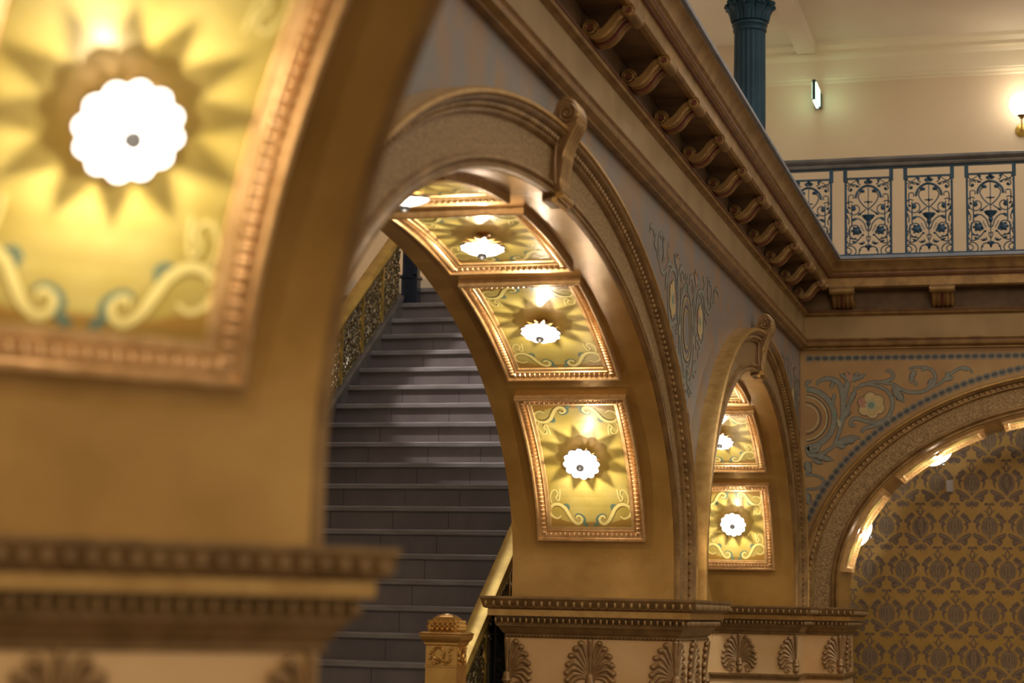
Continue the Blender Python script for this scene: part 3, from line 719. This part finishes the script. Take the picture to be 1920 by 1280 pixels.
# wallpaper
WP = MB(); YW = 14.62
WP.box((-2.4, YW, -EYE), (3.6, YW+.1, 2.21))
def damask(m, cx, cz):
    k = .252/485
    def g(u, v, h): return (cx+u*k, YW-h, cz-v*k*1.03)
    def st(pts, w, mi=1, h=.0006, n=4):
        for sg in (1, -1): m.ribbon([(sg*p[0], p[1]) for p in bez(pts, n)], w if not callable(w) else w, h, g, mi)
    def fl(pts, mi=1, h=.0006):
        for sg in (1, -1): m.flat([(sg*a, b) for a, b in pts], h, g, mi)
    bulb = [(0, -145), (45, -140), (85, -105), (112, -50), (116, 10), (95, 70), (50, 120), (0, 165)]
    fl(bulb)
    for x in (28, 60, 90): st([(x*.45, -125), (x*.95, -70), (x*1.05, 0), (x*.75, 70), (x*.25, 130)], 8, 2, .0010)
    st([(0, -110), (14, -60), (16, 0), (0, 60)], 7, 2, .0010)
    fl([(75, -150), (95, -190), (130, -205), (150, -180), (185, -160), (200, -120), (232, -95), (225, -65), (190, -55), (175, -40), (140, -90), (100, -120)])
    st([(80, -130), (130, -120), (190, -80)], 7, 2, .0010)
    st([(140, -60), (175, -20), (165, 30), (150, 70)], lambda t: 46*(1-t)+8)
    st([(8, -165), (40, -210), (75, -240)], 16); st([(0, -150), (30, -230), (10, -280), (0, -320)], 18); fl([(0, -330), (20, -310), (60, -300), (75, -325), (50, -345), (0, -335)])
    fl([(20, 190), (60, 150), (110, 120), (170, 90), (215, 75), (235, 100), (215, 140), (170, 165), (180, 200), (165, 240), (135, 262), (105, 235), (85, 215), (45, 225)])
    st([(14, 200), (70, 165), (150, 130), (205, 105)], 8, 2, .0010); st([(35, 215), (90, 195), (140, 215)], 8, 2, .0010)
    st([(8, 180), (30, 130), (80, 90), (120, 70)], 9, 2, .0010)
    fl([(0, 235), (40, 245), (85, 255), (95, 285), (70, 320), (35, 325), (12, 300), (0, 310)]); fl([(0, 300), (9, 310), (6, 345), (0, 355)])
    st([(12, 250), (50, 262), (68, 285), (45, 300)], 8, 2, .0010)
x_start = -.985; row = .325
for j in range(8):
    for i in range(-5, 9):
        cx = x_start+.252*i+(.126 if j % 2 else 0); cz = -.62+row*j
        if -2.3 < cx < 1.6: damask(WP, cx, cz)
struct(WP, 'wall_wallpapered', ['wallpaper', 'damask', 'damasklight'], smooth=False, recalc=False)
th = thing('thermostat', 'small white wall sensor box on the damask wallpaper', 'sensor', (-.766, YW, .98))
m = MB(); m.box((-.790, YW-.022, .945), (-.742, YW-.002, 1.03)); m.build('housing', 'white', th, smooth=False)
m = MB(); m.box((-.782, YW-.024, .985), (-.75, YW-.021, 1.015)); m.build('cover', 'white', th, smooth=False)
m = MB(); m.box((-.772, YW-.016, .925), (-.762, YW-.002, .946)); m.build('cable', 'brown', th, smooth=False)

# column
cx, cy, r = -1.955, 12.5, .110
ct = thing('column', 'dark teal fluted iron column on the upper gallery', 'column', (cx, cy, 2.366))
m = MB(); N = 144; fl = lambda a: 1-.075*abs(math.sin(a*10))**.6
fr_ = lambda x, y, z: (cx+x, cy+y, z)
m.lathe([(r*1.02, 2.60), (r, 3.0), (r*.99, 3.5), (r*.97, 3.925)], N, fr=fr_, rfun=fl); m.build('shaft', 'column', ct, ang=60)
m = MB(); m.lathe([(.15, 2.366), (.15, 2.43), (.135, 2.44), (.14, 2.47), (.13, 2.50), (.118, 2.52), (.125, 2.55), (.113, 2.60)], 40, fr=fr_); m.build('base', 'column', ct)
m = MB(); m.lathe([(.1, 3.92), (.114, 3.93), (.114, 3.945), (.106, 3.955), (.108, 3.962), (.120, 3.968), (.120, 3.985), (.105, 3.995)], 40, fr=fr_); m.build('neck_ring', 'column', ct)
m = MB(); m.lathe([(.104, 3.99), (.108, 4.1), (.125, 4.25), (.16, 4.38), (.175, 4.42), (.175, 4.45)], 32, fr=fr_)
for tier, (z0_, hh, n_, of) in enumerate(((3.995, .13, 10, 0), (4.07, .16, 10, .31))):
    for i in range(n_):
        a = 2*math.pi*i/n_+of; ca, sa = math.cos(a), math.sin(a)
        for dv in (-.028, 0, .028):
            hh2 = hh*(1 if dv == 0 else .82)
            pa = [(.112, 0), (.120, hh2*.5), (.135, hh2*.85), (.155, hh2), (.162, hh2*.9)]
            m.tube([(cx+R_*ca-dv*(1+zz*2)*sa, cy+R_*sa+dv*(1+zz*2)*ca, z0_+zz) for R_, zz in [tuple(p) for p in bez(pa, 3)]], lambda t: .014+.006*math.sin(math.pi*t), 6)
m.box((cx-.17, cy-.17, 4.45), (cx+.17, cy+.17, 4.50)); m.build('capital', 'column', ct)

# wall sconce
sx, sy, sz = -.205, 14.66, 3.905
sc = thing('wall_sconce', 'brass wall sconce with round lit glass globe at right edge', 'wall lamp', (sx, 14.8, 3.8))
m = MB(); m.ell((sx, sy, sz), (.088, .088, .088), 24, 16); m.build('glass_globe', 'globe', sc)
m = MB(); m.lathe([(.006, 0), (.012, .004), (.016, .012), (.030, .026), (.036, .032), (.03, .036)], 20, fr=lambda x, y, z: (sx+x, sy+y, 3.79+z)); m.build('fitter', 'brown', sc)
m = MB(); m.tube(bez([(sx, sy, 3.795), (sx, sy, 3.76), (sx, sy+.03, 3.72), (sx, 14.79, 3.735)], 5), .007, 8); m.build('arm', 'brass', sc)
m = MB(); m.lathe([(.048, .0), (.052, .008), (.044, .016), (.034, .018), (.028, .026), (.016, .03), (.006, .036)], 28, fr=lambda x, y, z: (sx+x, 14.798-z, 3.735+y)); m.build('wall_plate', 'brass', sc)
point('sconce_bulb', (sx, sy-.0, sz+.12), 2.2, (1, .86, .62), .1)
point('gallery_lamp', (-4.2, 13.3, 3.4), 30, (1, .88, .72), .12)
# exit light
ex = thing('exit_light', 'lit green-white exit light box seen edge-on, on the gallery wall', 'sign', (-1.754, 14.8, 4.06))
m = MB(); m.box((-1.772, 14.46, 3.975), (-1.748, 14.75, 4.135)); m.build('housing', 'blackbox', ex, smooth=False)
m = MB(); m.box((-1.7478, 14.48, 3.99), (-1.7440, 14.73, 4.12)); m.build('lit_face', 'exitglow', ex, smooth=False)
m = MB(); m.box((-1.7760, 14.48, 3.99), (-1.7722, 14.73, 4.12)); m.build('lit_face', 'exitglow', ex, smooth=False)
m = MB(); m.box((-1.768, 14.47, 3.968), (-1.752, 14.7, 3.975)); m.build('lit_strip', 'exitglow', ex, smooth=False)
m = MB(); m.box((-1.785, 14.75, 3.985), (-1.735, 14.80, 4.10)); m.build('wall_box', 'blackbox', ex, smooth=False)
point('exit_glow', (-1.60, 14.58, 4.055), .22, (.75, 1, .4), .05); point('exit_glow', (-1.93, 14.58, 4.055), .22, (.75, 1, .4), .05)

# ------------------------------------------------------------------ stairs
RZ, TY = .1365, .1935; XL, XR = -4.31, -2.52
def zk(k): return -.264+RZ*k
def yk(k): return 8.87+TY*k
st = thing('staircase', 'wide dark marble staircase seen through the middle arch', 'staircase', ((XL+XR)/2, yk(-7), -EYE))
tm = None
for k in range(-7, 19):
    z, y = zk(k), yk(k)
    if tm is None:
        m = MB(); pr = [(-.022, -.006), (-.022, -.026), (-.018, -.031), (-.004, -.033), (0, -.033), (TY+.01, -.033), (TY+.01, 0), (-.016, 0)]
        m.sweep([[(x, a, b) for a, b in pr] for x in (XL, XR)])
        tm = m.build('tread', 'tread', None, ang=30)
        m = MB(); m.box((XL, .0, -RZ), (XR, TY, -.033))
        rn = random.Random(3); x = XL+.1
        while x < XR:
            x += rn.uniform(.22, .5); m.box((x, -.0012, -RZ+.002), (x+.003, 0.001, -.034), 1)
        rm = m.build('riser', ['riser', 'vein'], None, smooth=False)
        t_, r_ = tm, rm
        for o_ in (tm, rm): o_.parent = st
    else:
        t_ = tm.copy(); r_ = rm.copy()
        for o_ in (t_, r_): SC.collection.objects.link(o_); o_.parent = st
    for o_ in (t_, r_):
        o_.location = Vector((-(XL+XR)/2, y-yk(-7), z+EYE))*S
struct(bx((-6, yk(18)+TY, 2.09), (-D-T-.1, 14.8, 2.193)), 'floor_landing', 'riser', smooth=False)
sl = RZ/TY
def znose(y): return -.264+(y-8.87)*sl
def stair_rail(x, y0, y1, label, spacing, yref, name='balustrade'):
    t = thing(name, label, 'balustrade', (x, y0, znose(y0)))
    f = lambda a, y, b: (x+a, y, znose(y)+b)
    pr = [(-.035, .46), (-.045, .475), (-.05, .50), (-.038, .525), (0, .535), (.038, .525), (.05, .50), (.045, .475), (.035, .46)]
    m = MB(); m.sweep([[f(a, y, b) for a, b in pr] for y in (y0, y1)]); m.build('handrail', 'brass', t)
    pr = [(-.03, -.10), (-.03, .015), (-.038, .02), (-.038, .05), (-.02, .06), (.02, .06), (.038, .05), (.038, .02), (.03, .015), (.03, -.10)]
    m = MB(); m.sweep([[f(a, y, b) for a, b in pr] for y in (y0, y1)]); m.build('stringer', 'handrail', t, ang=25)
    y = yref
    while y-spacing > y0: y -= spacing
    ysl = []
    while y < y1: ysl.append(y); y += spacing
    p0 = None; g0 = None
    rn = random.Random(11)
    for y in ysl:
        if p0 is None:
            m = MB(); m.box((x-.014, y-.012, znose(y)+.055), (x+.014, y+.012, znose(y)+.465)); p0 = m.build('post', 'brass', t, smooth=False); py = y; o = p0
            m = MB()
            cols, rws = 3, 5; w = (spacing-.03)/cols; h = .40/rws
            for i in range(cols):
                for j in range(rws):
                    cy_ = y+.015+w*(i+.5); cz_ = .06+h*(j+.5); sg = 1 if (i+j) % 2 else -1
                    for a0 in (0, 180):
                        sp = spiral(cy_, cz_, .008, .052, a0, a0+sg*400, 18)
                        m.tube([f(0, a, b) for a, b in sp], .0055, 5)
                    m.ell(f(0, cy_, cz_), (.012, .018, .016), 7, 4)
                    for q_ in range(7):
                        a_, b_2 = cy_+rn.uniform(-.5, .5)*w, cz_+rn.uniform(-.5, .5)*h
                        m.ell(f(rn.uniform(-.006, .006), a_, b_2), (.008, .016*rn.uniform(.5, 1), .014*rn.uniform(.5, 1)), 6, 3)
            m.tube([f(0, y+.012, .068), f(0, y+spacing-.012, .068)], .005, 5); m.tube([f(0, y+.012, .452), f(0, y+spacing-.012, .452)], .005, 5)
            g0 = m.build('grille_panel', 'grille', t)
        else:
            o = p0.copy(); SC.collection.objects.link(o); o.parent = t; g = g0.copy(); g.parent = t
            if y+spacing <= y1+.06: SC.collection.objects.link(g)
            for q_ in (o, g): q_.location = Vector((0, y-py, (y-py)*sl))*S
    return t
stair_rail(XL, 8.0, 12.16, 'ornate bronze stair balustrade with brass handrail, left side of stairs', .358, 11.46)
stair_rail(-2.56, 7.78, 10.6, 'brass handrail and bronze grille beside the gold newel, right side of stairs', .358, 8.2)
# gold newel
nx_, ny_, hw_ = -2.470, 7.70, .068
nw = thing('newel_post', 'gold square newel post with domed leafy cap at foot of handrail', 'newel post', (nx_, ny_, -EYE))
sq = lambda h: [(nx_-h, ny_-h), (nx_+h, ny_-h), (nx_+h, ny_+h), (nx_-h, ny_+h)]
m = MB(); m.sweep([[(x, y, z) for x, y in sq(h)] for h, z in ((hw_, -EYE), (hw_, -.245), (hw_+.003, -.243), (hw_+.003, -.237), (hw_, -.235), (hw_, -.155), (hw_+.006, -.15), (hw_+.006, -.143), (hw_+.018, -.13), (hw_+.022, -.118), (hw_+.022, -.11), (hw_+.026, -.105), (hw_+.012, -.098))]); m.build('post', 'newel', nw, ang=20)
m = MB(); m.sweep([[(x, y, z) for x, y in sq(h)] for h, z in ((.060, -.10), (.062, -.085), (.058, -.062), (.046, -.042), (.028, -.028), (.008, -.022))])
rn = random.Random(5)
for a in range(4):
    ca, sa = [(0, -1), (1, 0), (0, 1), (-1, 0)][a]
    for i in range(5):
        u = (i-2)*.022
        for zz, rr in ((-.088, .012), (-.070, .010)):
            d = .060 if zz < -.08 else .056
            m.ell((nx_+ca*d-sa*u, ny_+sa*d+ca*u, zz), (.012, .012, rr), 7, 4)
            m.ell((nx_+ca*(d+.004)-sa*(u+.011), ny_+sa*(d+.004)+ca*(u+.011), zz+.012), (.008, .008, .009), 5, 3)
m.build('dome_cap', 'newel', nw)
m = MB()
for ang_ in (0, 1):
    f = (lambda u, v, h: (nx_+u, ny_-hw_-h, -.195+v)) if ang_ == 0 else (lambda u, v, h: (nx_+hw_+h, ny_+u, -.195+v))
    m.tube([f(-.012+.024*math.cos(a), .006+.026*math.sin(a), .003) for a in np.linspace(0, 2*math.pi, 20)], .0065, 6)
    m.tube([f(a, b, +.003) for a, b in bez([(-.005, -.008), (.008, -.022), (.025, -.03), (.038, -.022), (.042, -.008)], 4)], .006, 6)
    m.tube([f(a, b, .001) for a, b in bez([(-.04, -.03), (-.02, -.034), (.0, -.028)], 4)], .004, 6)
    for p in ((.035, .02), (.04, .005), (-.048, -.012), (-.046, .01), (.02, -.034), (-.03, -.036), (.046, .03)): m.ell(f(p[0], p[1], .001), (.008, .008, .009), 6, 4)
m.build('monogram', 'newel', nw)
# marble and navy posts
mbk = thing('marble_pilaster', 'black veined marble pilaster behind the brass handrail', 'pilaster', (-2.49, 8.75, -EYE))
m = MB(); m.box((-2.545, 8.62, -EYE), (-2.422, 9.12, -.02)); m.build('slab', 'marble', mbk, smooth=False)
m = MB(); m.box((-2.565, 8.60, -EYE), (-2.548, 8.66, -.14)); m.build('edge_strip', 'handrail', mbk, smooth=False)
tn = thing('newel_post', 'dark navy newel post at the top of the stairs', 'newel post', (-4.26, 12.25, 2.0))
m = MB()
for a, b, z0_, z1_ in ((.052, .052, 1.90, 2.24), (.064, .064, 2.24, 2.252), (.060, .060, 2.252, 2.262), (.048, .048, 2.262, 2.70), (.06, .06, 2.70, 2.72)): m.box((-4.255-a, 12.25-b, z0_), (-4.255+a, 12.25+b, z1_))
m.build('post', 'navy', tn, smooth=False)
m = MB(); m.box((-4.225, 12.19, 1.92), (-4.19, 12.2, 2.7)); m.build('panel_moulding', 'navy', tn, smooth=False)

# floor, outer walls behind the stairs
struct(bx((-6, -6, -EYE-.05), (6, 14.9, -EYE)), 'floor', 'floor', smooth=False)
struct(bx((-6.0, 2.5, -EYE), (-5.9, 14.8, 4.5)), 'wall_stair_left', 'cream', smooth=False)
struct(bx((-5.9, YW+.02, 2.2), (-2.4, YW+.15, 4.5)), 'wall_stair_end', 'cream', smooth=False)
struct(bx((-2.43, YB+T, -EYE), (-2.40, YW, 2.2)), 'wall_partition', 'backwall', smooth=False)

for o in ORGS:
    if 'org' in o.keys(): del o['org']
